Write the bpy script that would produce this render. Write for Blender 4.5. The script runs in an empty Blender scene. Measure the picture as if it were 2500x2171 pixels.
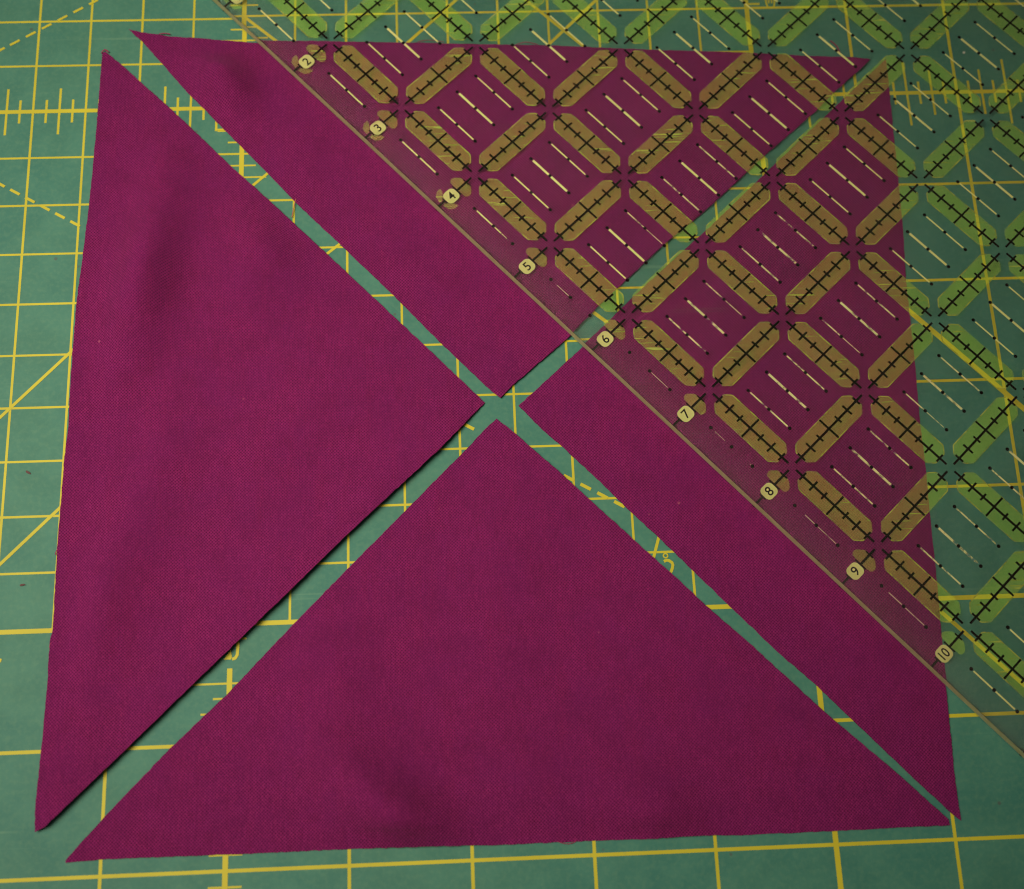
import bpy, bmesh, math, random
from mathutils import Matrix, Vector, noise
from mathutils.geometry import delaunay_2d_cdt
random.seed(7)
S = bpy.context.scene
COL = S.collection
IN = 0.0254                      # lengths below are in inches, as on the mat and the ruler

# ------------------------------------------------------------------ camera
cam = bpy.data.cameras.new("camera"); camo = bpy.data.objects.new("camera", cam); COL.objects.link(camo)
AX = ((0.9987131304703263, -0.02998741105811475, 0.040900344793077074),
      (-0.04037850087748683, -0.9581245427703278, 0.28349062984168805),
      (0.030686474105829184, -0.2847773089963136, -0.9581024081943279))
m = Matrix([(r[0], -r[1], -r[2]) for r in AX]).to_4x4()
m.translation = Vector((2.0056320, -6.6626768, 10.7710112)) * IN
camo.matrix_world = m
cam.sensor_fit = 'HORIZONTAL'; cam.sensor_width = 36.0
cam.lens = 3061.9135 / 2500 * 36.0
cam.clip_start = 0.01; cam.clip_end = 20
cam.dof.use_dof = True; cam.dof.focus_distance = 0.2855; cam.dof.aperture_fstop = 12.0
S.camera = camo

# ------------------------------------------------------------------ light
w = bpy.data.worlds.new("World"); S.world = w; w.use_nodes = True
bg = w.node_tree.nodes["Background"]
bg.inputs[0].default_value = (1.0, 0.90, 0.74, 1); bg.inputs[1].default_value = 0.055

def area(name, loc, target, size, power, color):
    l = bpy.data.lights.new(name, 'AREA'); l.shape = 'DISK'; l.size = size; l.energy = power; l.color = color
    o = bpy.data.objects.new(name, l); COL.objects.link(o)
    o.location = Vector(loc) * IN
    o.rotation_euler = (Vector(target) * IN - o.location).to_track_quat('-Z', 'Y').to_euler()
    return o
lamp = area("desk_lamp_light", (-6.0, -2.6, 14.6), (0.9, -2.7, 0), 0.32, 0.415, (1.0, 0.90, 0.72))
lamp.data.spread = math.radians(64)

S.view_settings.view_transform = 'Standard'; S.view_settings.look = 'None'
S.view_settings.exposure = 0.0; S.view_settings.gamma = 1.0
S.render.engine = 'CYCLES'
S.cycles.max_bounces = 16; S.cycles.transmission_bounces = 12; S.cycles.transparent_max_bounces = 16
S.cycles.caustics_refractive = True; S.cycles.caustics_reflective = True; S.cycles.blur_glossy = 0.3
S.cycles.pixel_filter_type = 'BLACKMAN_HARRIS'; S.cycles.filter_width = 1.15; S.cycles.use_denoising = True; S.cycles.sample_clamp_indirect = 0

# ------------------------------------------------------------------ helpers
def lin(r, g, b):
    f = lambda c: (c / 255 / 12.92) if c <= 10 else ((c / 255 + 0.055) / 1.055) ** 2.4
    return (f(r), f(g), f(b), 1)

def newmat(name):
    mt = bpy.data.materials.new(name); mt.use_nodes = True
    nt = mt.node_tree; nt.nodes.clear()
    out = nt.nodes.new('ShaderNodeOutputMaterial')
    return mt, nt, out

class NB:
    def __init__(s, nt): s.nt = nt
    def n(s, t, ins=None, **kw):
        nd = s.nt.nodes.new(t)
        for k, v in kw.items(): setattr(nd, k, v)
        for k, v in (ins or {}).items():
            if hasattr(v, 'is_output'): s.nt.links.new(v, nd.inputs[k])
            else: nd.inputs[k].default_value = v
        return nd
    def math(s, op, a, b=0.0, c=None):
        d = {0: a, 1: b}
        if c is not None: d[2] = c
        return s.n('ShaderNodeMath', d, operation=op).outputs[0]
    def noise(s, vec, scale, detail=3, rough=0.5):
        return s.n('ShaderNodeTexNoise', {'Vector': vec, 'Scale': scale, 'Detail': detail, 'Roughness': rough}).outputs['Fac']
    def ramp(s, f, lo, hi, a=0.0, b=1.0):
        return s.n('ShaderNodeMapRange', {0: f, 1: lo, 2: hi, 3: a, 4: b}).outputs[0]
    def mix(s, f, a, b, mode='MIX'):
        nd = s.nt.nodes.new('ShaderNodeMix'); nd.data_type = 'RGBA'; nd.blend_type = mode
        for k, v in ((0, f), (6, a), (7, b)):
            if hasattr(v, 'is_output'): s.nt.links.new(v, nd.inputs[k])
            else: nd.inputs[k].default_value = v
        return nd.outputs[2]
    def coords(s, scale=(1, 1, 1)):
        tc = s.n('ShaderNodeNewGeometry')
        return s.n('ShaderNodeMapping', {'Vector': tc.outputs['Position'], 'Scale': scale}).outputs[0]

def link(ob, parent=None):
    COL.objects.link(ob)
    if parent: ob.parent = parent
    return ob
def obj(name, me, mt=None, parent=None, kind=None):
    if mt: me.materials.append(mt)
    o = bpy.data.objects.new(name, me); link(o, parent)
    if kind: o['kind'] = kind
    return o
def tag(o, label, cat, group=None):
    o['label'] = label; o['category'] = cat
    if group: o['group'] = group
def polymesh(name, polys, z=0.0, xf=None):
    """flat polygons, in inches"""
    vs, fs = [], []
    for p in polys:
        fs.append(list(range(len(vs), len(vs) + len(p))))
        for x, y in p:
            if xf: x, y = xf(x, y)
            vs.append((x * IN, y * IN, z * IN))
    me = bpy.data.meshes.new(name); me.from_pydata(vs, [], fs); me.update()
    if me.polygons and me.polygons[0].normal.z < 0: me.flip_normals()
    return me
def seg(a, b, w):
    dx, dy = b[0] - a[0], b[1] - a[1]; l = math.hypot(dx, dy); nx, ny = -dy / l * w / 2, dx / l * w / 2
    return [(a[0] - nx, a[1] - ny), (b[0] - nx, b[1] - ny), (b[0] + nx, b[1] + ny), (a[0] + nx, a[1] + ny)]
def disc(c, r, n=14):
    return [(c[0] + r * math.cos(2 * math.pi * i / n), c[1] + r * math.sin(2 * math.pi * i / n)) for i in range(n)]

# ------------------------------------------------------------------ materials
def mat_board():
    mt, nt, out = newmat("mat_green_vinyl"); b = NB(nt)
    c = b.coords()
    n1 = b.noise(c, 26, 4, 0.6); n2 = b.noise(c, 900, 3, 0.6); n3 = b.noise(c, 120, 4, 0.6)
    col = b.mix(b.ramp(n1, 0.35, 0.65), (0.043, 0.180, 0.142, 1), (0.058, 0.190, 0.134, 1))
    col = b.mix(b.ramp(n3, 0.40, 0.62, 0, 0.55), col, (0.074, 0.232, 0.168, 1))
    col = b.mix(b.ramp(n2, 0.45, 0.75, 0, 0.35), col, (0.125, 0.270, 0.170, 1))
    # old blade scores: long thin pale scratches in a few directions
    for ang, sc in ((0.35, 55), (2.2, 48), (1.25, 40)):
        cc = b.n('ShaderNodeMapping', {'Vector': c, 'Rotation': (0, 0, ang), 'Scale': (sc * 0.10, sc * 14, 1)}).outputs[0]
        s = b.noise(cc, 1.0, 2, 0.4)
        keep = b.ramp(b.noise(c, sc * 0.8, 2), 0.52, 0.62)
        f = b.math('MULTIPLY', b.ramp(s, 0.695, 0.73), b.math('MULTIPLY', keep, 0.30))
        col = b.mix(f, col, (0.17, 0.33, 0.21, 1))
    # tiny dark lint flecks
    v = b.n('ShaderNodeTexVoronoi', {'Vector': c, 'Scale': 190.0}, feature='F1')
    rnd = b.n('ShaderNodeSeparateColor', {0: v.outputs['Color']}).outputs[0]
    f = b.math('MULTIPLY', b.ramp(v.outputs['Distance'], 0.10, 0.055), b.math('GREATER_THAN', rnd, 0.80))
    col = b.mix(b.math('MULTIPLY', f, 0.5), col, (0.085, 0.055, 0.06, 1))
    bump = b.n('ShaderNodeBump', {'Height': b.math('ADD', b.noise(c, 1500, 2), b.math('MULTIPLY', n3, 0.6)), 'Strength': 0.25, 'Distance': 0.00006})
    p = b.n('ShaderNodeBsdfPrincipled', {'Base Color': col, 'Roughness': 0.62, 'Specular IOR Level': 0.3, 'Normal': bump.outputs[0]})
    nt.links.new(p.outputs[0], out.inputs[0]); return mt

def mat_yellow():
    mt, nt, out = newmat("mat_yellow_print"); b = NB(nt)
    c = b.coords(); n = b.noise(c, 700, 4, 0.65); n2 = b.noise(c, 60, 3)
    col = b.mix(b.ramp(n2, 0.35, 0.65), (0.53, 0.46, 0.026, 1), (0.60, 0.52, 0.031, 1))
    col = b.mix(b.ramp(n, 0.60, 0.75, 0, 0.45), col, (0.30, 0.36, 0.09, 1))
    p = b.n('ShaderNodeBsdfPrincipled', {'Base Color': col, 'Roughness': 0.55, 'Specular IOR Level': 0.3})
    nt.links.new(p.outputs[0], out.inputs[0]); return mt

def mat_fabric(ang, seed):
    mt, nt, out = newmat("magenta_cotton"); b = NB(nt)
    pos = b.n('ShaderNodeNewGeometry').outputs['Position']
    c = b.n('ShaderNodeMapping', {'Vector': pos, 'Rotation': (0, 0, ang), 'Location': (seed * 0.37, seed * 0.21, 0)}).outputs[0]
    # slightly wandering threads
    wob = b.n('ShaderNodeTexNoise', {'Vector': c, 'Scale': 130.0, 'Detail': 2.0}).outputs['Color']
    cw = b.n('ShaderNodeVectorMath', {0: c, 1: b.n('ShaderNodeVectorMath', {0: wob, 3: 0.0005}, operation='SCALE').outputs[0]}, operation='ADD').outputs[0]
    s = b.n('ShaderNodeSeparateXYZ', {0: cw})
    P = 0.00072
    sx = b.math('SINE', b.math('MULTIPLY', s.outputs[0], 2 * math.pi / P)); sy = b.math('SINE', b.math('MULTIPLY', s.outputs[1], 2 * math.pi / P))
    chk = b.math('MULTIPLY', sx, sy)                                    # over / under of the plain weave
    # slubs: streaks along warp and weft
    st1 = b.noise(b.n('ShaderNodeMapping', {'Vector': c, 'Scale': (1900, 240, 1)}).outputs[0], 1.0, 3, 0.6)
    st2 = b.noise(b.n('ShaderNodeMapping', {'Vector': c, 'Scale': (240, 1900, 1)}).outputs[0], 1.0, 3, 0.6)
    st3 = b.noise(b.n('ShaderNodeMapping', {'Vector': c, 'Scale': (420, 30, 1)}).outputs[0], 1.0, 3, 0.6)
    lo = b.noise(c, 22, 3, 0.5)
    mid = b.noise(c, 160, 3, 0.6)
    warp = b.mix(b.ramp(st1, 0.35, 0.65), (0.212, 0.0125, 0.106, 1), (0.278, 0.0175, 0.138, 1))
    weft = b.mix(b.ramp(st2, 0.35, 0.65), (0.046, 0.0032, 0.024, 1), (0.068, 0.0045, 0.052, 1))
    col = b.mix(b.ramp(chk, -0.85, 0.25), weft, warp)
    col = b.mix(b.ramp(b.noise(c, 70, 4, 0.6), 0.38, 0.64, 0, 0.40), col, (0.150, 0.0095, 0.100, 1))
    col = b.mix(b.ramp(mid, 0.42, 0.68, 0, 0.22), col, (0.100, 0.0065, 0.048, 1))
    col = b.mix(b.ramp(st3, 0.50, 0.72, 0, 0.10), col, (0.27, 0.014, 0.075, 1))
    gr = b.noise(c, 2300, 2, 0.7)
    col = b.mix(b.ramp(gr, 0.42, 0.62, 0.0, 0.22), col, (0.085, 0.0050, 0.040, 1))
    col = b.mix(b.ramp(gr, 0.45, 0.30, 0.0, 0.28), col, (0.36, 0.030, 0.135, 1))
    v = b.n('ShaderNodeTexVoronoi', {'Vector': c, 'Scale': 150.0}, feature='F1')
    rnd = b.n('ShaderNodeSeparateColor', {0: v.outputs['Color']}).outputs[0]
    f = b.math('MULTIPLY', b.ramp(v.outputs['Distance'], 0.060, 0.030), b.math('GREATER_THAN', rnd, 0.86))
    col = b.mix(b.math('MULTIPLY', f, 0.35), col, (0.60, 0.16, 0.22, 1))
    h = b.math('ADD', b.math('MULTIPLY', b.ramp(chk, -1, 1), 1.0), b.math('MULTIPLY', b.math('ADD', st1, st2), 0.8))
    bump = b.n('ShaderNodeBump', {'Height': h, 'Strength': 0.75, 'Distance': 0.00012})
    bump2 = b.n('ShaderNodeBump', {'Height': b.noise(c, 75, 3, 0.5), 'Strength': 0.30, 'Distance': 0.0016, 'Normal': bump.outputs[0]})
    p = b.n('ShaderNodeBsdfPrincipled', {'Base Color': col, 'Roughness': 0.92, 'Specular IOR Level': 0.12, 'Normal': bump2.outputs[0],
                                         'Sheen Weight': 0.10, 'Sheen Roughness': 0.5, 'Sheen Tint': (0.9, 0.35, 0.5, 1)})
    nt.links.new(p.outputs[0], out.inputs[0]); return mt

def simple(name, color, rough=0.6, spec=0.3, trans=0.0):
    mt, nt, out = newmat(name); b = NB(nt)
    c = b.coords(); n = b.noise(c, 300, 3)
    col = b.mix(b.ramp(n, 0.3, 0.7, 0, 0.25), color, tuple(x * 0.75 for x in color[:3]) + (1,))
    p = b.n('ShaderNodeBsdfPrincipled', {'Base Color': col, 'Roughness': rough, 'Specular IOR Level': spec})
    nt.links.new(p.outputs[0], out.inputs[0]); return mt

def mat_acrylic():
    mt, nt, out = newmat("clear_acrylic"); b = NB(nt)
    g = b.n('ShaderNodeBsdfGlass', {'Color': (1.0, 1.0, 1.0, 1), 'Roughness': 0.0, 'IOR': 1.49})
    # hair scratches and handling haze on the top face
    c = b.coords()
    d = b.n('ShaderNodeBsdfDiffuse', {'Color': (0.80, 0.56, 0.48, 1)})
    sc = None
    for ang in (0.2, 1.1, 2.4):
        cc = b.n('ShaderNodeMapping', {'Vector': c, 'Rotation': (0, 0, ang), 'Scale': (7, 1100, 1)}).outputs[0]
        s = b.math('MULTIPLY', b.ramp(b.noise(cc, 1, 2, 0.4), 0.725, 0.76), b.ramp(b.noise(c, 50, 2), 0.50, 0.60))
        sc = s if sc is None else b.math('ADD', sc, s)
    haze = b.math('ADD', b.math('MULTIPLY', sc, 0.10), b.ramp(b.noise(c, 18, 4, 0.6), 0.3, 0.8, 0.002, 0.014))
    # milky diffuse tint, strongest along the near edge and fading inward
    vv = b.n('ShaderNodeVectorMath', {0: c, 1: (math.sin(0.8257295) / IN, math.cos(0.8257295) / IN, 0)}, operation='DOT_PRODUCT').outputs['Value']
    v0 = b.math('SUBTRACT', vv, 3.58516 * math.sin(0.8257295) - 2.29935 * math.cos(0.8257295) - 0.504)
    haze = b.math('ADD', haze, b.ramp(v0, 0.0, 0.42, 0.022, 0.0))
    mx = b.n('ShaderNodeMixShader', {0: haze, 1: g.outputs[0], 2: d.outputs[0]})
    nt.links.new(mx.outputs[0], out.inputs[0]); return mt

def mat_edge():
    mt, nt, out = newmat("sawn_acrylic_edge"); b = NB(nt)
    c = b.coords(); n = b.noise(b.n('ShaderNodeMapping', {'Vector': c, 'Rotation': (0, 0, 0.826), 'Scale': (900, 60, 900)}).outputs[0], 1.0, 3)
    col = b.mix(b.ramp(n, 0.35, 0.65), (0.72, 0.68, 0.32, 1), (0.86, 0.82, 0.44, 1))
    d = b.n('ShaderNodeBsdfDiffuse', {'Color': col})
    g = b.n('ShaderNodeBsdfGlass', {'Color': (0.95, 0.93, 0.80, 1), 'Roughness': 0.35, 'IOR': 1.49})
    mx = b.n('ShaderNodeMixShader', {0: 0.50, 1: g.outputs[0], 2: d.outputs[0]})
    nt.links.new(mx.outputs[0], out.inputs[0]); return mt

def mat_band():
    """neon ink: clears blue, adds a little yellow-green of its own; scuffed through in places"""
    mt, nt, out = newmat("neon_yellow_ink"); b = NB(nt)
    c = b.coords()
    t = b.n('ShaderNodeBsdfTransparent', {'Color': (1.0, 1.0, 0.56, 1)})
    n = b.noise(c, 140, 4, 0.6)
    wear = None
    for ang in (0.5, 1.6, 2.7):
        cc = b.n('ShaderNodeMapping', {'Vector': c, 'Rotation': (0, 0, ang), 'Scale': (60, 1100, 1)}).outputs[0]
        s = b.math('MULTIPLY', b.ramp(b.noise(cc, 1, 3, 0.5), 0.64, 0.70), b.ramp(b.noise(c, 60, 2), 0.46, 0.58))
        wear = s if wear is None else b.math('ADD', wear, s)
    ink = b.n('ShaderNodeBsdfDiffuse', {'Color': b.mix(b.ramp(n, 0.3, 0.7), (0.135, 0.215, 0.035, 1), (0.180, 0.265, 0.045, 1))})
    lightink = b.n('ShaderNodeBsdfDiffuse', {'Color': (0.62, 0.60, 0.16, 1)})
    m1 = b.n('ShaderNodeAddShader', {0: t.outputs[0], 1: ink.outputs[0]})     # fluorescent: clear, with a glow of reflected green on top
    m2 = b.n('ShaderNodeMixShader', {0: b.math('MULTIPLY', wear, 0.75), 1: m1.outputs[0], 2: lightink.outputs[0]})
    nt.links.new(m2.outputs[0], out.inputs[0]); return mt

def mat_rim():
    mt, nt, out = newmat("neon_ink_rim"); b = NB(nt)
    c = b.coords()
    t = b.n('ShaderNodeBsdfTransparent', {'Color': (1, 1, 1, 1)})
    d = b.n('ShaderNodeBsdfDiffuse', {'Color': (0.66, 0.66, 0.14, 1)})
    m = b.n('ShaderNodeMixShader', {0: b.ramp(b.noise(c, 260, 4, 0.6), 0.38, 0.60, 0.0, 0.70), 1: t.outputs[0], 2: d.outputs[0]})
    nt.links.new(m.outputs[0], out.inputs[0]); return mt

def mat_cream(name, color, lo, hi, op=0.9):
    """pale ink rubbed away where the noise falls between lo and hi"""
    mt, nt, out = newmat(name); b = NB(nt)
    c = b.coords()
    t = b.n('ShaderNodeBsdfTransparent')
    d = b.n('ShaderNodeBsdfDiffuse', {'Color': color})
    n = b.noise(c, 420, 4, 0.65)
    f = b.ramp(n, lo, hi, 0.0, op) if lo is not None else op
    m = b.n('ShaderNodeMixShader', {0: f, 1: t.outputs[0], 2: d.outputs[0]})
    nt.links.new(m.outputs[0], out.inputs[0]); return mt

M_BOARD = mat_board(); M_YEL = mat_yellow()
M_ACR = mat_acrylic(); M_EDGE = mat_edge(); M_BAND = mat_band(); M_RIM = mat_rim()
M_BLACK = simple("black_ink", (0.004, 0.004, 0.003, 1), 0.6, 0.0)
M_CREAM = mat_cream("cream_ink", (0.95, 0.93, 0.36, 1), None, None, 0.88)
M_CREAMW = mat_cream("worn_cream_ink", (0.95, 0.90, 0.42, 1), 0.36, 0.50, 0.85)
M_CREAMT = mat_cream("thin_cream_ink", (0.80, 0.62, 0.42, 1), 0.25, 0.45, 0.80)
M_LABEL = mat_cream("label_ink", (0.74, 0.72, 0.27, 1), None, None, 0.92)
M_WOOD = simple("table_wood", (0.23, 0.12, 0.05, 1), 0.45)

# ------------------------------------------------------------------ table under the mat
def box(name, x0, x1, y0, y1, z0, z1, mt, parent=None, bev=0.0):
    bm = bmesh.new()
    bmesh.ops.create_cube(bm, size=1)
    for v in bm.verts:
        v.co = Vector(((x0 + x1) / 2 + v.co.x * (x1 - x0), (y0 + y1) / 2 + v.co.y * (y1 - y0), (z0 + z1) / 2 + v.co.z * (z1 - z0))) * IN
    if bev: bmesh.ops.bevel(bm, geom=bm.edges[:], offset=bev * IN, segments=2, affect='EDGES')
    me = bpy.data.meshes.new(name); bm.to_mesh(me); bm.free()
    return obj(name, me, mt, parent)
tb = box("table_top", -30, 40, -30, 24, -1.1, -0.085, M_WOOD, bev=0.05); tb['kind'] = 'structure'

# ------------------------------------------------------------------ cutting mat
mat = box("cutting_mat", -6.0, 18.0, -11.0, 7.0, -0.083, 0.0, M_BOARD, bev=0.012)
tag(mat, "green self-healing cutting mat with a yellow printed grid under the fabric", "cutting mat")
X0, X1, Y0, Y1 = -5.5, 17.5, 6.5, -10.5
def mark(name, polys, z):
    return obj(name, polymesh(name, polys, z), M_YEL, mat)
def frange(a, b, s):
    out = []; v = a
    while v <= b + 1e-6: out.append(round(v, 4)); v += s
    return out
# upright lines (x): half inches up to x = 5 and down to y = -5, whole inches elsewhere
for x in frange(-5, 17, 0.5):
    whole = abs(x - round(x)) < 1e-6
    thick = x in (0.0, 5.0, 10.0, 15.0, -5.0)
    zz = 0.0018 if thick else 0.0008
    if thick:
        if x == 0.0: mark("grid_line", [seg((x, Y0), (x, -5.165), 0.045), seg((x, -5.375), (x, Y1), 0.045)], zz)
        else: mark("grid_line", [seg((x, Y0), (x, Y1), 0.045)], zz)
    elif whole and x > 5: mark("grid_line", [seg((x, Y0), (x, Y1), 0.029)], zz)
    elif whole: mark("grid_line", [seg((x, Y0), (x, -5.0), 0.022), seg((x, -5.0), (x, Y1), 0.028)], zz)
    elif x < 5: mark("grid_line", [seg((x, Y0), (x, -5.0), 0.021)], zz)
for y in frange(-10, 6, 0.5):
    whole = abs(y - round(y)) < 1e-6
    if y in (0.0, -5.0, 5.0, -10.0):
        mark("grid_line", [seg((X0, y), (X1, y), 0.040)], 0.0015)
    elif y > -5 and whole:
        mark("grid_line", [seg((X0, y), (5.0, y), 0.021), seg((5.0, y), (X1, y), 0.026)], 0.0012)
    elif whole: mark("grid_line", [seg((X0, y), (X1, y), 0.030)], 0.0012)
    elif y > -5: mark("grid_line", [seg((X0, y), (5.0, y), 0.020)], 0.0012)
# ruler ticks along the two zero lines, every eighth
for k in range(-40, 100):
    if k % 4 == 0 and (k % 8 == 0 or k < 40): continue
    half = 0.36 if k % 4 == 0 else (0.25 if k % 2 == 0 else 0.125)
    x = k / 8
    if -2.6 < x < 8.6: mark("tick_mark", [seg((x, -half), (x, half), 0.022)], 0.0005)
for k in range(-62, 30):
    if k % 4 == 0 and (k % 8 == 0 or k > -40): continue
    half = 0.33 if k % 4 == 0 else (0.235 if k % 2 == 0 else 0.135)
    y = k / 8
    if -7.6 < y < 1.6 and not -5.4 < y < -5.13: mark("tick_mark", [seg((-half, y), (half, y), 0.017)], 0.0004)
# angle lines and dashed guide lines
for a, bq, ww in [((-2.99, -4.02), (-1.2, -2.17), 0.028), ((-2.99, -5.43), (-1.2, -3.62), 0.028),
                 ((-0.02, 1.01), (0.62, 0.44), 0.030), ((1.45, 0.515), (2.3, 1.35), 0.030), ((2.62, 1.30), (3.6, 0.33), 0.030),
                 ((2.90, 0.525), (3.75, 1.38), 0.030), ((0.32, -0.65), (-0.1, -1.03), 0.026), ((1.02, -1.395), (0.6, -1.74), 0.026),
                 ((3.20, -2.18), (3.46, -2.40), 0.034), ((5.95, -2.02), (7.9, -4.09), 0.050), ((5.6, -4.57), (7.6, -6.64), 0.036),
                 ((3.745, -4.30), (3.64, -4.62), 0.026)]:
    mark("angle_line", [seg(a, bq, ww)], 0.0025)
def dashes(a, bq, on, off, ww):
    dx, dy = bq[0] - a[0], bq[1] - a[1]; L = math.hypot(dx, dy); t = 0; ps = []
    while t < L:
        e = min(L, t + on); ps.append(seg((a[0] + dx * t / L, a[1] + dy * t / L), (a[0] + dx * e / L, a[1] + dy * e / L), ww)); t += on + off
    for p in ps: mark("guide_dash", [p], 0.0030)
dashes((-2.271, 0.740), (-1.45, 1.240), 0.105, 0.068, 0.024)
dashes((-2.271 - 0.149, 0.740 - 0.09), (-2.318, 0.712), 0.118, 0.2, 0.024)
dashes((-2.30, -0.742), (-1.478, -1.229), 0.106, 0.062, 0.026)
dashes((2.034, -3.268), (2.13, -3.323), 0.2, 0.1, 0.030)
dashes((2.914, -3.777), (3.50, -4.118), 0.104, 0.064, 0.030)
# scraps of printed numerals that show between the pieces
def arcpts(c, r, a0, a1, n=10): return [(c[0] + r * math.cos(math.radians(a0 + (a1 - a0) * i / n)), c[1] + r * math.sin(math.radians(a0 + (a1 - a0) * i / n))) for i in range(n + 1)]
def strokes(pts, ww): return [seg(pts[i], pts[i + 1], ww) for i in range(len(pts) - 1)]
mark("numeral", strokes([(-0.261, -0.236), (-0.17, -0.236)], 0.020), 0.0035)
def smooth(name, pts, ww, z):
    """one ribbon following points"""
    n = len(pts); L, R = [], []
    for i, (x, y) in enumerate(pts):
        a = pts[max(i - 1, 0)]; c = pts[min(i + 1, n - 1)]
        dx, dy = c[0] - a[0], c[1] - a[1]; l = math.hypot(dx, dy); L.append((x - dy / l * ww / 2, y + dx / l * ww / 2)); R.append((x + dy / l * ww / 2, y - dx / l * ww / 2))
    return mark(name, [[L[i], L[i + 1], R[i + 1], R[i]] for i in range(n - 1)], z)
smooth("degree_sign", arcpts((3.770, -4.534), 0.019, 0, 360, 20), 0.012, 0.0035)
smooth("numeral", [(3.752, -4.585), (3.775, -4.574), (3.800, -4.580), (3.822, -4.598), (3.828, -4.618), (3.822, -4.645), (3.811, -4.672), (3.790, -4.70)], 0.026, 0.0035)
mark("numeral", [[(-0.053, -5.300), (0.011, -5.300), (0.015, -5.275), (0.006, -5.215)]], 0.0035)
smooth("numeral", [(0.018, -5.297), (0.043, -5.291), (0.060, -5.264), (0.064, -5.20), (0.062, -5.14)], 0.026, 0.0036)
smooth("numeral", [(5.205, 1.20), (5.203, 1.06), (5.212, 1.012), (5.245, 0.995), (5.278, 1.010), (5.288, 1.06), (5.288, 1.20)], 0.018, 0.0035)
smooth("numeral", [(5.232, 1.20), (5.231, 1.05)], 0.014, 0.0036); smooth("numeral", [(5.260, 1.20), (5.259, 1.05)], 0.014, 0.0036)
mark("tick_mark", [seg((4.98, 1.045), (5.135, 1.045), 0.024)], 0.0022)
mark("numeral", [seg((-1.99, -5.22), (-1.912, -5.24), 0.030)], 0.0035)

# ------------------------------------------------------------------ fabric triangles
def lerp(a, b, t): return a + (b - a) * t
def ridge(x, y, cx, cy, ang, L, W, amp):
    c, s = math.cos(ang), math.sin(ang); dx, dy = x - cx, y - cy
    u, v = dx * c + dy * s, -dx * s + dy * c
    return amp * math.exp(-(u / L) ** 2 - (v / W) ** 2)
RIDGES = {
 'A': [(-0.84, -1.75, math.radians(80), 0.85, 0.30, 0.27), (-1.05, -4.6, math.radians(75), 1.1, 0.32, 0.11), (0.30, -1.35, math.radians(62), 0.85, 0.45, 0.13),
       (0.45, -3.3, math.radians(50), 1.0, 0.45, 0.040), (-0.70, -0.6, math.radians(62), 0.5, 0.25, 0.03), (-0.62, -3.5, math.radians(82), 0.7, 0.25, 0.035)],
 'B': [(-0.24, 0.16, math.radians(100), 0.42, 0.30, 0.25), (0.55, -0.30, math.radians(75), 0.9, 0.30, 0.030), (1.5, -1.6, math.radians(-50), 0.6, 0.3, 0.020)],
 'C': [(5.2, -4.9, math.radians(-50), 1.1, 0.4, 0.035), (3.6, -3.6, math.radians(10), 0.5, 0.3, 0.020)],
 'D': [(1.38, -6.62, math.radians(-38), 0.90, 0.27, 0.24), (0.85, -5.5, math.radians(-70), 0.7, 0.34, 0.07), (3.6, -6.8, math.radians(-40), 0.7, 0.28, 0.13),
       (2.35, -4.6, math.radians(85), 0.8, 0.35, 0.030), (2.5, -6.3, math.radians(-60), 0.7, 0.35, 0.040)],
}
def lift_A(x, y):
    # the long lower-right edge stands off the mat
    ax, ay, bx, by = 2.2358, -3.0767, -1.5312, -6.6369
    dx, dy = bx - ax, by - ay; L = math.hypot(dx, dy)
    t = ((x - ax) * dx + (y - ay) * dy) / L / L; d = abs((x - ax) * dy - (y - ay) * dx) / L
    t = min(max(t, 0), 1)
    h = 0.066 * min(1, t / 0.12) ** 0.7 * min(1, (1 - t) / 0.04 + 0.3)
    return h * math.exp(-(d / 0.42) ** 2)
def lift_B(x, y):
    ax, ay, bx, by = 2.3786, -3.0404, 6.17, 0.3666
    dx, dy = bx - ax, by - ay; L = math.hypot(dx, dy)
    d = abs((x - ax) * dy - (y - ay) * dx) / L
    return 0.016 * math.exp(-(d / 0.3) ** 2)
def under_ruler(x, y):
    # distance inside the ruler's footprint (inches); negative outside
    return (x - 1.52) * 0.7351 + (y + 0.82) * 0.6779
def height(k, x, y):
    z = 0.0
    for r in RIDGES[k]: z += ridge(x, y, *r)
    if k in POLY:                      # the cut edges lie straight, folds die out towards them
        P_ = POLY[k]; best = 9.0
        for i in range(len(P_)):
            p, q = P_[i], P_[(i + 1) % len(P_)]; dx, dy = q[0] - p[0], q[1] - p[1]
            t = max(0, min(1, ((x - p[0]) * dx + (y - p[1]) * dy) / (dx * dx + dy * dy + 1e-12)))
            best = min(best, math.hypot(x - p[0] - dx * t, y - p[1] - dy * t))
        e = min(1.0, best / (0.22 if k == 'D' else 0.45)); z *= 0.10 + 0.90 * e * e * (3 - 2 * e)
    z += 0.010 * noise.noise(Vector((x * 0.9, y * 0.9, 3.3 + ord(k)))) + 0.004 * noise.noise(Vector((x * 2.4, y * 2.4, 7 + ord(k))))
    if k == 'A': z += lift_A(x, y)
    if k == 'B': z += lift_B(x, y)
    z = max(z, -0.001) + 0.011
    u = under_ruler(x, y)
    if u > -0.35:                      # pressed flat by the ruler
        cap = 0.038 if u > 0 else lerp(0.038, 0.12, min(1, -u / 0.35))
        z = min(z, cap - 0.004 * math.exp(-max(0, cap - z) * 60))
    return z
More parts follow.
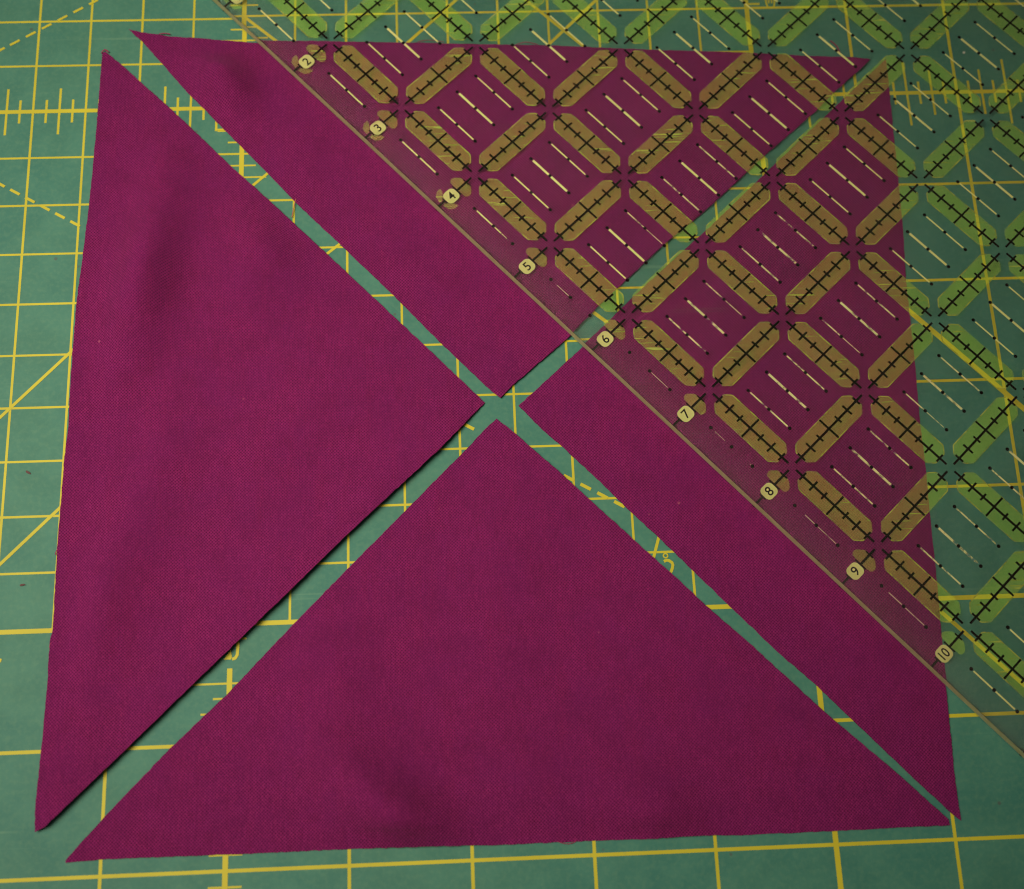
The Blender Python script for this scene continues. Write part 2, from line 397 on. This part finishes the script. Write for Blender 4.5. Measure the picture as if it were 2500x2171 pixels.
def fabric(k, poly, ang, seed, label):
    n = len(poly); b = []
    rnd = random.Random(seed)
    for i in range(n):
        p, q = poly[i], poly[(i + 1) % n]; L = math.hypot(q[0] - p[0], q[1] - p[1]); m_ = max(1, int(L / 0.035))
        for j in range(m_):
            t = j / m_
            jx = (rnd.random() - .5) * (0.006 if j else 0); jy = (rnd.random() - .5) * (0.006 if j else 0)
            b.append((lerp(p[0], q[0], t) + jx, lerp(p[1], q[1], t) + jy))
    xs = [p[0] for p in b]; ys = [p[1] for p in b]
    def inside(x, y):
        c = False; j = len(poly) - 1
        for i in range(len(poly)):
            if (poly[i][1] > y) != (poly[j][1] > y) and x < (poly[j][0] - poly[i][0]) * (y - poly[i][1]) / (poly[j][1] - poly[i][1]) + poly[i][0]: c = not c
            j = i
        return c
    def edge_d(x, y):
        best = 9
        for i in range(n):
            p, q = poly[i], poly[(i + 1) % n]; dx, dy = q[0] - p[0], q[1] - p[1]
            t = max(0, min(1, ((x - p[0]) * dx + (y - p[1]) * dy) / (dx * dx + dy * dy + 1e-12)))
            best = min(best, math.hypot(x - p[0] - dx * t, y - p[1] - dy * t))
        return best
    pts = [Vector(p) for p in b]; ST = 0.075
    y = min(ys) + ST / 2; row = 0
    while y < max(ys):
        x = min(xs) + (ST / 2 if row % 2 else 0)
        while x < max(xs):
            if inside(x, y) and edge_d(x, y) > 0.03: pts.append(Vector((x, y)))
            x += ST
        y += ST * 0.87; row += 1
    edges = [(i, (i + 1) % len(b)) for i in range(len(b))]
    vo, eo, fo, *_ = delaunay_2d_cdt(pts, edges, [list(range(len(b)))], 1, 1e-7)
    vs = [(v.x * IN, v.y * IN, height(k, v.x, v.y) * IN) for v in vo]
    me = bpy.data.meshes.new("fabric_triangle"); me.from_pydata(vs, [], [list(f) for f in fo]); me.update()
    if sum(p.normal.z for p in me.polygons) < 0: me.flip_normals()
    for p in me.polygons: p.use_smooth = True
    o = obj("fabric_triangle", me, mat_fabric(ang, seed))
    so = o.modifiers.new("thickness", 'SOLIDIFY'); so.thickness = 0.00020; so.offset = -1
    es = o.modifiers.new("crisp_cut", 'EDGE_SPLIT'); es.split_angle = math.radians(50)
    tag(o, label, "fabric piece", "magenta cotton triangles cut from one square")
    return o
POLY = {}
POLY['A'] = [[-1.3742,0.6296],[-1.3392,0.6404],[-1.1862,0.4988],[-0.7545,0.0629],[-0.5074,-0.1924],[-0.1136,-0.6185],[0.2659,-1.0011],[0.7301,-1.4857],[1.2172,-1.9976],[1.6882,-2.4917],[2.2358,-3.0767],[1.8105,-3.5252],[1.474,-3.8295],[0.9871,-4.2774],[0.4927,-4.7581],[0.1419,-5.0897],[-0.3093,-5.5208],[-0.9758,-6.1582],[-1.4458,-6.6005],[-1.5312,-6.6369],[-1.5249,-5.9784],[-1.5128,-5.4578],[-1.5153,-5.0909],[-1.4963,-4.9859],[-1.5022,-4.2594],[-1.4952,-3.8568],[-1.4925,-3.5033],[-1.4764,-3.2217],[-1.48,-2.4686],[-1.4703,-1.9936],[-1.436,-1.4794],[-1.4106,-1.0097],[-1.3927,-0.5074],[-1.381,0.0159],[-1.3741,0.5214]]
POLY['B'] = [[-1.1307,0.8954],[-1.0144,0.8583],[-0.8781,0.8353],[-0.7017,0.8012],[-0.4847,0.7822],[-0.2134,0.7481],[0.0883,0.7163],[1.1818,0.6789],[2.4277,0.6264],[2.9821,0.6016],[3.6672,0.5513],[4.8564,0.4879],[5.5456,0.4344],[6.0284,0.3933],[6.1719,0.3666],[6.0226,0.2282],[5.7761,0.015],[5.5897,-0.174],[5.021,-0.6619],[4.7255,-0.938],[4.336,-1.2861],[3.9836,-1.5657],[3.5989,-1.9237],[3.3305,-2.1677],[3.0391,-2.4616],[2.4901,-2.9249],[2.3786,-3.0404],[2.3006,-2.9734],[1.8596,-2.4965],[1.4096,-1.9888],[0.9367,-1.4771],[0.5394,-1.0575],[0.2156,-0.678],[-0.0536,-0.3745],[-0.5323,0.1652],[-0.7983,0.5098],[-0.9752,0.7319]]
POLY['C'] = [[2.5393,-3.1136],[2.8488,-2.8364],[3.1566,-2.5585],[3.4527,-2.2816],[3.6318,-2.1064],[4.163,-1.6272],[4.4042,-1.4184],[5.0617,-0.7977],[5.6802,-0.2221],[6.3335,0.3791],[6.3267,0.1041],[6.3032,-0.5107],[6.2882,-0.9461],[6.2711,-1.3904],[6.2293,-1.9669],[6.2141,-2.3312],[6.199,-2.8394],[6.1723,-3.3915],[6.1651,-3.8084],[6.1399,-4.4065],[6.1264,-4.865],[6.1066,-5.2284],[6.0864,-5.7652],[6.0767,-6.0906],[6.0598,-6.5452],[6.0657,-6.8543],[5.9897,-6.7885],[5.6911,-6.4745],[5.2734,-6.0251],[5.0081,-5.7366],[4.6761,-5.4107],[4.3212,-5.0267],[4.01,-4.6866],[3.7277,-4.3798],[3.4406,-4.0815],[3.2558,-3.8724],[2.9036,-3.5004],[2.7484,-3.3522]]
POLY['D'] = [[2.3353,-3.2325],[2.5009,-3.3793],[2.6169,-3.498],[2.9138,-3.7845],[3.136,-4.0148],[3.5115,-4.3975],[3.8024,-4.6856],[4.1382,-5.0384],[4.4374,-5.3263],[4.9906,-5.8931],[5.1193,-6.0192],[5.5238,-6.4],[5.9593,-6.8369],[5.9645,-6.886],[5.3445,-6.8894],[5.0186,-6.8926],[4.1847,-6.8935],[3.9788,-6.8845],[3.4147,-6.8926],[2.9973,-6.8864],[2.1594,-6.8901],[1.9903,-6.8832],[1.0074,-6.8699],[0.1656,-6.8726],[-0.0012,-6.8711],[-0.9802,-6.8681],[-1.2783,-6.8825],[-1.2794,-6.8639],[-0.9805,-6.5343],[-0.4565,-5.9978],[0.0021,-5.5721],[0.3794,-5.1788],[0.5472,-5.0059],[1.0399,-4.5108],[1.5477,-4.0129],[2.0578,-3.5064],[2.2123,-3.3434]]

fa = fabric('A', POLY['A'], 0.02, 1, "magenta cotton triangle lying left of the cross-shaped gap, its lower edge lifted off the mat")
fb = fabric('B', POLY['B'], -0.01, 2, "upper magenta cotton triangle, point down, its right half under the clear ruler")
fc = fabric('C', POLY['C'], 0.03, 3, "right-hand magenta cotton triangle, ruler edge across it with numbers 6 to 9")
fd = fabric('D', POLY['D'], 0.0, 4, "bottom magenta cotton triangle, point up, with a soft crease at its base")

M_THREAD = simple("pink_thread", (0.36, 0.035, 0.12, 1), 0.9, 0.1)
def thread(pts, r, parent, mt=M_THREAD, name="loose_thread"):
    cu = bpy.data.curves.new(name, 'CURVE'); cu.dimensions = '3D'; cu.bevel_depth = r * IN; cu.bevel_resolution = 1; cu.resolution_u = 6
    sp = cu.splines.new('NURBS'); sp.points.add(len(pts) - 1); sp.use_endpoint_u = True; sp.order_u = 3
    for p, q in zip(sp.points, pts): p.co = (q[0] * IN, q[1] * IN, q[2] * IN, 1)
    cu.materials.append(mt); t = bpy.data.objects.new(name, cu); COL.objects.link(t)
    dg = bpy.context.evaluated_depsgraph_get(); dg.update(); me = bpy.data.meshes.new_from_object(t.evaluated_get(dg)); bpy.data.objects.remove(t)
    for p in me.polygons: p.use_smooth = True
    o = bpy.data.objects.new(name, me); link(o, parent); return o
thread([(1.70, 0.665, .015), (1.78, 0.688, .012), (1.86, 0.680, .012), (1.96, 0.662, .015)], 0.003, fb)
thread([(2.66, 0.610, .015), (2.72, 0.640, .012), (2.80, 0.645, .012), (2.88, 0.612, .015)], 0.004, fb)
thread([(5.90, 0.40, .015), (5.88, 0.47, .010), (5.86, 0.55, .009), (5.80, 0.60, .012)], 0.006, fb)
thread([(-0.83, 0.825, .02), (-0.78, 0.842, .02), (-0.72, 0.822, .02)], 0.005, fb)
thread([(-1.378, 0.62, .02), (-1.36, 0.655, .02), (-1.335, 0.662, .022), (-1.31, 0.63, .02)], 0.0055, fa)
for yy in (-4.30, -5.10):
    thread([(-1.49, yy, .014), (-1.515, yy - 0.01, .016), (-1.512, yy - 0.05, .016)], 0.004, fa)
thread([(2.70, -6.88, .01), (2.76, -6.905, .010), (2.83, -6.90, .010), (2.86, -6.88, .012)], 0.003, fd)
thread([(0.52, -1.00, .018), (0.500, -1.10, .020), (0.485, -1.19, .018)], 0.004, fb, simple("pale_fibre", (0.50, 0.12, 0.14, 1), 0.9, 0.1), "pale_fibre")

# specks of lint lying about
def speck(cx, cy, z, rx, ry, ang, mt, label, seed):
    rnd = random.Random(seed); bm = bmesh.new(); bmesh.ops.create_icosphere(bm, subdivisions=2, radius=1)
    for v in bm.verts:
        v.co *= 1 + 0.5 * (noise.noise(v.co * 1.9 + Vector((seed, 0, 0))))
        x, y = v.co.x * rx, v.co.y * ry
        v.co = Vector((cx + x * math.cos(ang) - y * math.sin(ang), cy + x * math.sin(ang) + y * math.cos(ang), z + v.co.z * min(rx, ry) * 0.5)) * IN
    me = bpy.data.meshes.new("lint_speck"); bm.to_mesh(me); bm.free()
    o = obj("lint_speck", me, mt); tag(o, label, "lint"); return o
M_LINTD = simple("brown_lint", (0.15, 0.08, 0.08, 1), 0.95, 0.05); M_LINTW = simple("white_lint", (0.55, 0.55, 0.45, 1), 0.95, 0.05); M_LINTO = simple("orange_lint", (0.50, 0.13, 0.05, 1), 0.95, 0.05)
speck(-1.80, -3.60, 0.006, 0.026, 0.010, -0.5, M_LINTD, "dark brown lint speck on the mat beside the left triangle, the upper of two", 1)
speck(-1.78, -4.60, 0.006, 0.024, 0.009, 0.1, M_LINTD, "dark brown lint speck on the mat beside the left triangle, the lower of two", 2)
speck(7.13, 0.44, 0.007, 0.016, 0.012, 0.4, M_LINTW, "tiny white lint speck on the green mat seen through the ruler at upper right", 3)
speck(5.05, -0.12, 0.040, 0.006, 0.004, 0.4, M_LINTO, "small orange fluff under the ruler on the upper triangle", 4)

# ------------------------------------------------------------------ the ruler
RO = (3.58516, -2.29935); RA = -0.8257295; RS = 1.00832; ZB = 0.045; TH = 0.0975
cu_, su_ = math.cos(RA), math.sin(RA)
def R(u, v):
    u = (u - 6) * RS; v = (v - 0.5) * RS
    return (RO[0] + u * cu_ - v * su_, RO[1] + u * su_ + v * cu_)
RU0, RU1, RV1 = 0.0, 12.5, 12.5
bm = bmesh.new()
cs = [R(RU0, 0), R(RU1, 0), R(RU1, RV1), R(RU0, RV1)]
lo_ = [bm.verts.new((x * IN, y * IN, ZB * IN)) for x, y in cs]; hi_ = [bm.verts.new((x * IN, y * IN, (ZB + TH) * IN)) for x, y in cs]
bm.faces.new(hi_); bm.faces.new(lo_[::-1])
for i in range(4):
    f = bm.faces.new((lo_[i], lo_[(i + 1) % 4], hi_[(i + 1) % 4], hi_[i])); f.material_index = 1
bmesh.ops.recalc_face_normals(bm, faces=bm.faces)
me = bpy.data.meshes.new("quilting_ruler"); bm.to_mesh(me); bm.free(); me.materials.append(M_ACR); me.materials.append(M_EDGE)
ruler = bpy.data.objects.new("quilting_ruler", me); link(ruler)
tag(ruler, "clear acrylic ruler with neon yellow bands and black inch marks, laid diagonally over the fabric", "ruler")

Z_BLACK, Z_DIGIT, Z_LABEL, Z_CREAM, Z_RIM, Z_BAND = (ZB - d for d in (0.0016, 0.0010, 0.0022, 0.0022, 0.0028, 0.0034))
def ink(name, polys, z, mt, parent=None):
    return obj(name, polymesh(name, polys, z, R), mt, parent or ruler)
def rmap(o, along):  # map local (a,b) to (u,v) for a band starting at cross o
    return (lambda a, b: (o[0] + a, o[1] + b)) if along == 'u' else (lambda a, b: (o[0] + b, o[1] + a))
HW = 0.121
OCT = [(0.115, -0.055), (0.122, -0.068), (0.172, -0.114), (0.186, -HW), (0.814, -HW), (0.828, -0.114), (0.878, -0.068), (0.885, -0.055),
       (0.885, 0.055), (0.878, 0.068), (0.828, 0.114), (0.814, HW), (0.186, HW), (0.172, 0.114), (0.122, 0.068), (0.115, 0.055)]
def inset(poly, k):
    cx = sum(p[0] for p in poly) / len(poly); cy = sum(p[1] for p in poly) / len(poly)
    out = []
    n = len(poly)
    for i in range(n):
        a, p, q = poly[i - 1], poly[i], poly[(i + 1) % n]
        e1 = (p[0] - a[0], p[1] - a[1]); e2 = (q[0] - p[0], q[1] - p[1]); l1 = math.hypot(*e1); l2 = math.hypot(*e2)
        nx = -(e1[1] / l1 + e2[1] / l2); ny = (e1[0] / l1 + e2[0] / l2); l = math.hypot(nx, ny)
        out.append((p[0] + nx / l * k, p[1] + ny / l * k))
    return out
def ringpolys(poly, k):
    q = inset(poly, k); n = len(poly); return [[poly[i], poly[(i + 1) % n], q[(i + 1) % n], q[i]] for i in range(n)]
def band(o, along):
    f = rmap(o, along)
    P = [f(*p) for p in OCT]; ink("neon_band", [P], Z_BAND, M_BAND)
    ink("band_rim", [[f(*p) for p in q] for q in ringpolys(OCT, 0.010)], Z_RIM, M_RIM)
    ps = [seg((0.045, 0), (0.955, 0), 0.0210)]
    for k in range(1, 8):
        h = 0.116 if k == 4 else (0.056 if k % 2 == 0 else (0.044 if k in (1, 7) else 0.040))
        a = k / 8
        ps.append(seg((a, -h), (a, -0.0105), 0.0190)); ps.append(seg((a, 0.0105), (a, h), 0.0190))
    ink("scale_line", [[f(*p) for p in q] for q in ps], Z_BLACK, M_BLACK)
NU, NV = 12, 12
for i in range(0, NU + 1):
    for j in range(0, NV):
        # build only where the picture (and a step to its side) can see
        for along, ok in (('u', i < NU), ('v', j < NV - 1)):
            if not ok: continue
            x, y = R(i + .5, j + 1.0)
            if x > 9.8 or y > 3.4 or y < -9: continue
            band((i, j + 0.5), along)
# pale parallel rules between the bands, each with three dots
def rule(i, v, mid, spans=None):
    wd = 0.0215 if mid else 0.0140
    segs = spans if spans is not None else [(0.275, 0.485, wd, M_CREAM), (0.515, 0.725, wd, M_CREAM)]
    for a, b2, w_, mt in segs:
        ink("pale_rule", [seg((i + a, v), (i + b2, v), w_)], Z_CREAM, mt)
    for a in (0.25, 0.5, 0.75):
        ink("dot", [disc((i + a, v), 0.0170)], Z_BLACK, M_BLACK)
EDGE = {5: [(0.33, 0.48, 0.006, M_CREAMT)], 6: [(0.52, 0.72, 0.006, M_CREAMT)], 7: [(0.30, 0.42, 0.004, M_CREAMT), (0.72, 0.735, 0.008, M_CREAMT)],
        8: [(0.37, 0.48, 0.008, M_CREAMT), (0.52, 0.73, 0.006, M_CREAMT)], 9: [(0.33, 0.48, 0.009, M_CREAMT), (0.52, 0.73, 0.008, M_CREAMT)],
        4: [(0.28, 0.485, 0.013, M_CREAM), (0.515, 0.60, 0.012, M_CREAM), (0.61, 0.70, 0.008, M_CREAMW)]}
WORN = {(5, 1.25), (6, 1.25), (6, 1.75), (5, 2.25), (6, 1.0), (7, 1.25), (7, 2.25), (8, 1.25), (5, 1.75), (7, 1.75), (9, 1.25), (6, 2.25), (8, 1.0), (6, 2.0), (7, 1.0), (8, 2.25)}
THIN = {(6, 1.25), (5, 1.25), (8, 1.75), (7, 1.75)}
for i in range(0, NU):
    rule(i, 0.25, False, EDGE.get(i))
    for j in range(0, NV - 1):
        for q in (0.25, 0.5, 0.75):
            v = j + 0.5 + q
            x, y = R(i + .5, v)
            if x > 9.3 or y > 2.9: continue
            mid = q == 0.5; wd = 0.0215 if mid else 0.0140
            key = (i, j + q + 0.5) if False else (i, round(v, 2))
            if key in THIN: sp = [(0.275, 0.485, wd * 0.85, M_CREAMW), (0.52, 0.72, wd * 0.5, M_CREAMW)]
            elif key in WORN or (6 <= i <= 9 and v < 2.3) : sp = [(0.275, 0.485, wd, M_CREAMW), (0.515, 0.725, wd, M_CREAMW)]
            else: sp = None
            rule(i, v, mid, sp)
# number labels along the near edge
def rounded(cx, cy, hx, hy, r, n=5):
    ps = []
    for (sx, sy, a0) in ((1, 1, 0), (-1, 1, 90), (-1, -1, 180), (1, -1, 270)):
        for k in range(n + 1):
            a = math.radians(a0 + 90 * k / n); ps.append((cx + sx * (hx - r) + r * math.cos(a), cy + sy * (hy - r) + r * math.sin(a)))
    return ps
def digit(i, c, parent):
    cu = bpy.data.curves.new("digit", 'FONT'); cu.body = str(i); cu.size = 1.0; cu.align_x = 'CENTER'; cu.align_y = 'CENTER'; cu.offset = 0.012
    tmp = bpy.data.objects.new("tmp", cu); COL.objects.link(tmp); dg = bpy.context.evaluated_depsgraph_get(); dg.update()
    me = bpy.data.meshes.new_from_object(tmp.evaluated_get(dg)); bpy.data.objects.remove(tmp)
    ys = [v.co.y for v in me.vertices]; xs = [v.co.x for v in me.vertices]; k = 0.086 / (max(ys) - min(ys)); kx = k * (0.85 if i > 9 else 1.0)
    my, mx_ = (max(ys) + min(ys)) / 2, (max(xs) + min(xs)) / 2
    for v in me.vertices:
        a, b2 = (v.co.x - mx_) * kx, (v.co.y - my) * k
        x, y = R(c[0] - b2, c[1] + a); v.co = Vector((x, y, Z_DIGIT)) * IN
    me.materials.clear(); return obj("digit", me, M_BLACK, parent)
for i in range(1, 12):
    c = (i + 0.005, 0.185)
    lb = ink("number_label", [rounded(c[0], c[1], 0.066, 0.068, 0.044)], Z_LABEL, M_LABEL)
    digit(i, c, lb)
    ps = [seg((i, 0.455), (i, 0.262), 0.0210), seg((i, 0.108), (i, -0.006), 0.0210), seg((i - 0.040, 0.385), (i + 0.040, 0.385), 0.014),
          seg((i - 0.060, 0.262), (i + 0.060, 0.262), 0.014), seg((i - 0.034, 0.106), (i + 0.034, 0.106), 0.014)]
    # butt the cross strokes so nothing lies in one plane twice
    ink("scale_line", ps[:2], Z_BLACK, M_BLACK); ink("scale_line", ps[2:], Z_BLACK + 0.0003, M_BLACK)
    for s in (-1, 1):
        lobe = [(i + s * 0.0085, 0.385), (i + s * 0.055, 0.385), (i + s * 0.072, 0.376), (i + s * 0.112, 0.338), (i + s * HW, 0.318), (i + s * 0.116, 0.290), (i + s * 0.098, 0.274), (i + s * 0.0085, 0.272)]
        lobe = [(i + s * 0.001 if abs(x - i) < 0.01 else x, y) for x, y in lobe]
        ink("neon_band", [lobe], Z_BAND, M_BAND)
        if i <= 4:
            lobe = [(i + s * 0.02, 0.10), (i + s * 0.085, 0.155), (i + s * HW, 0.165), (i + s * HW, 0.12), (i + s * 0.09, 0.075), (i + s * 0.02, 0.06)]
            ink("neon_band", [lobe], Z_BAND, M_BAND)
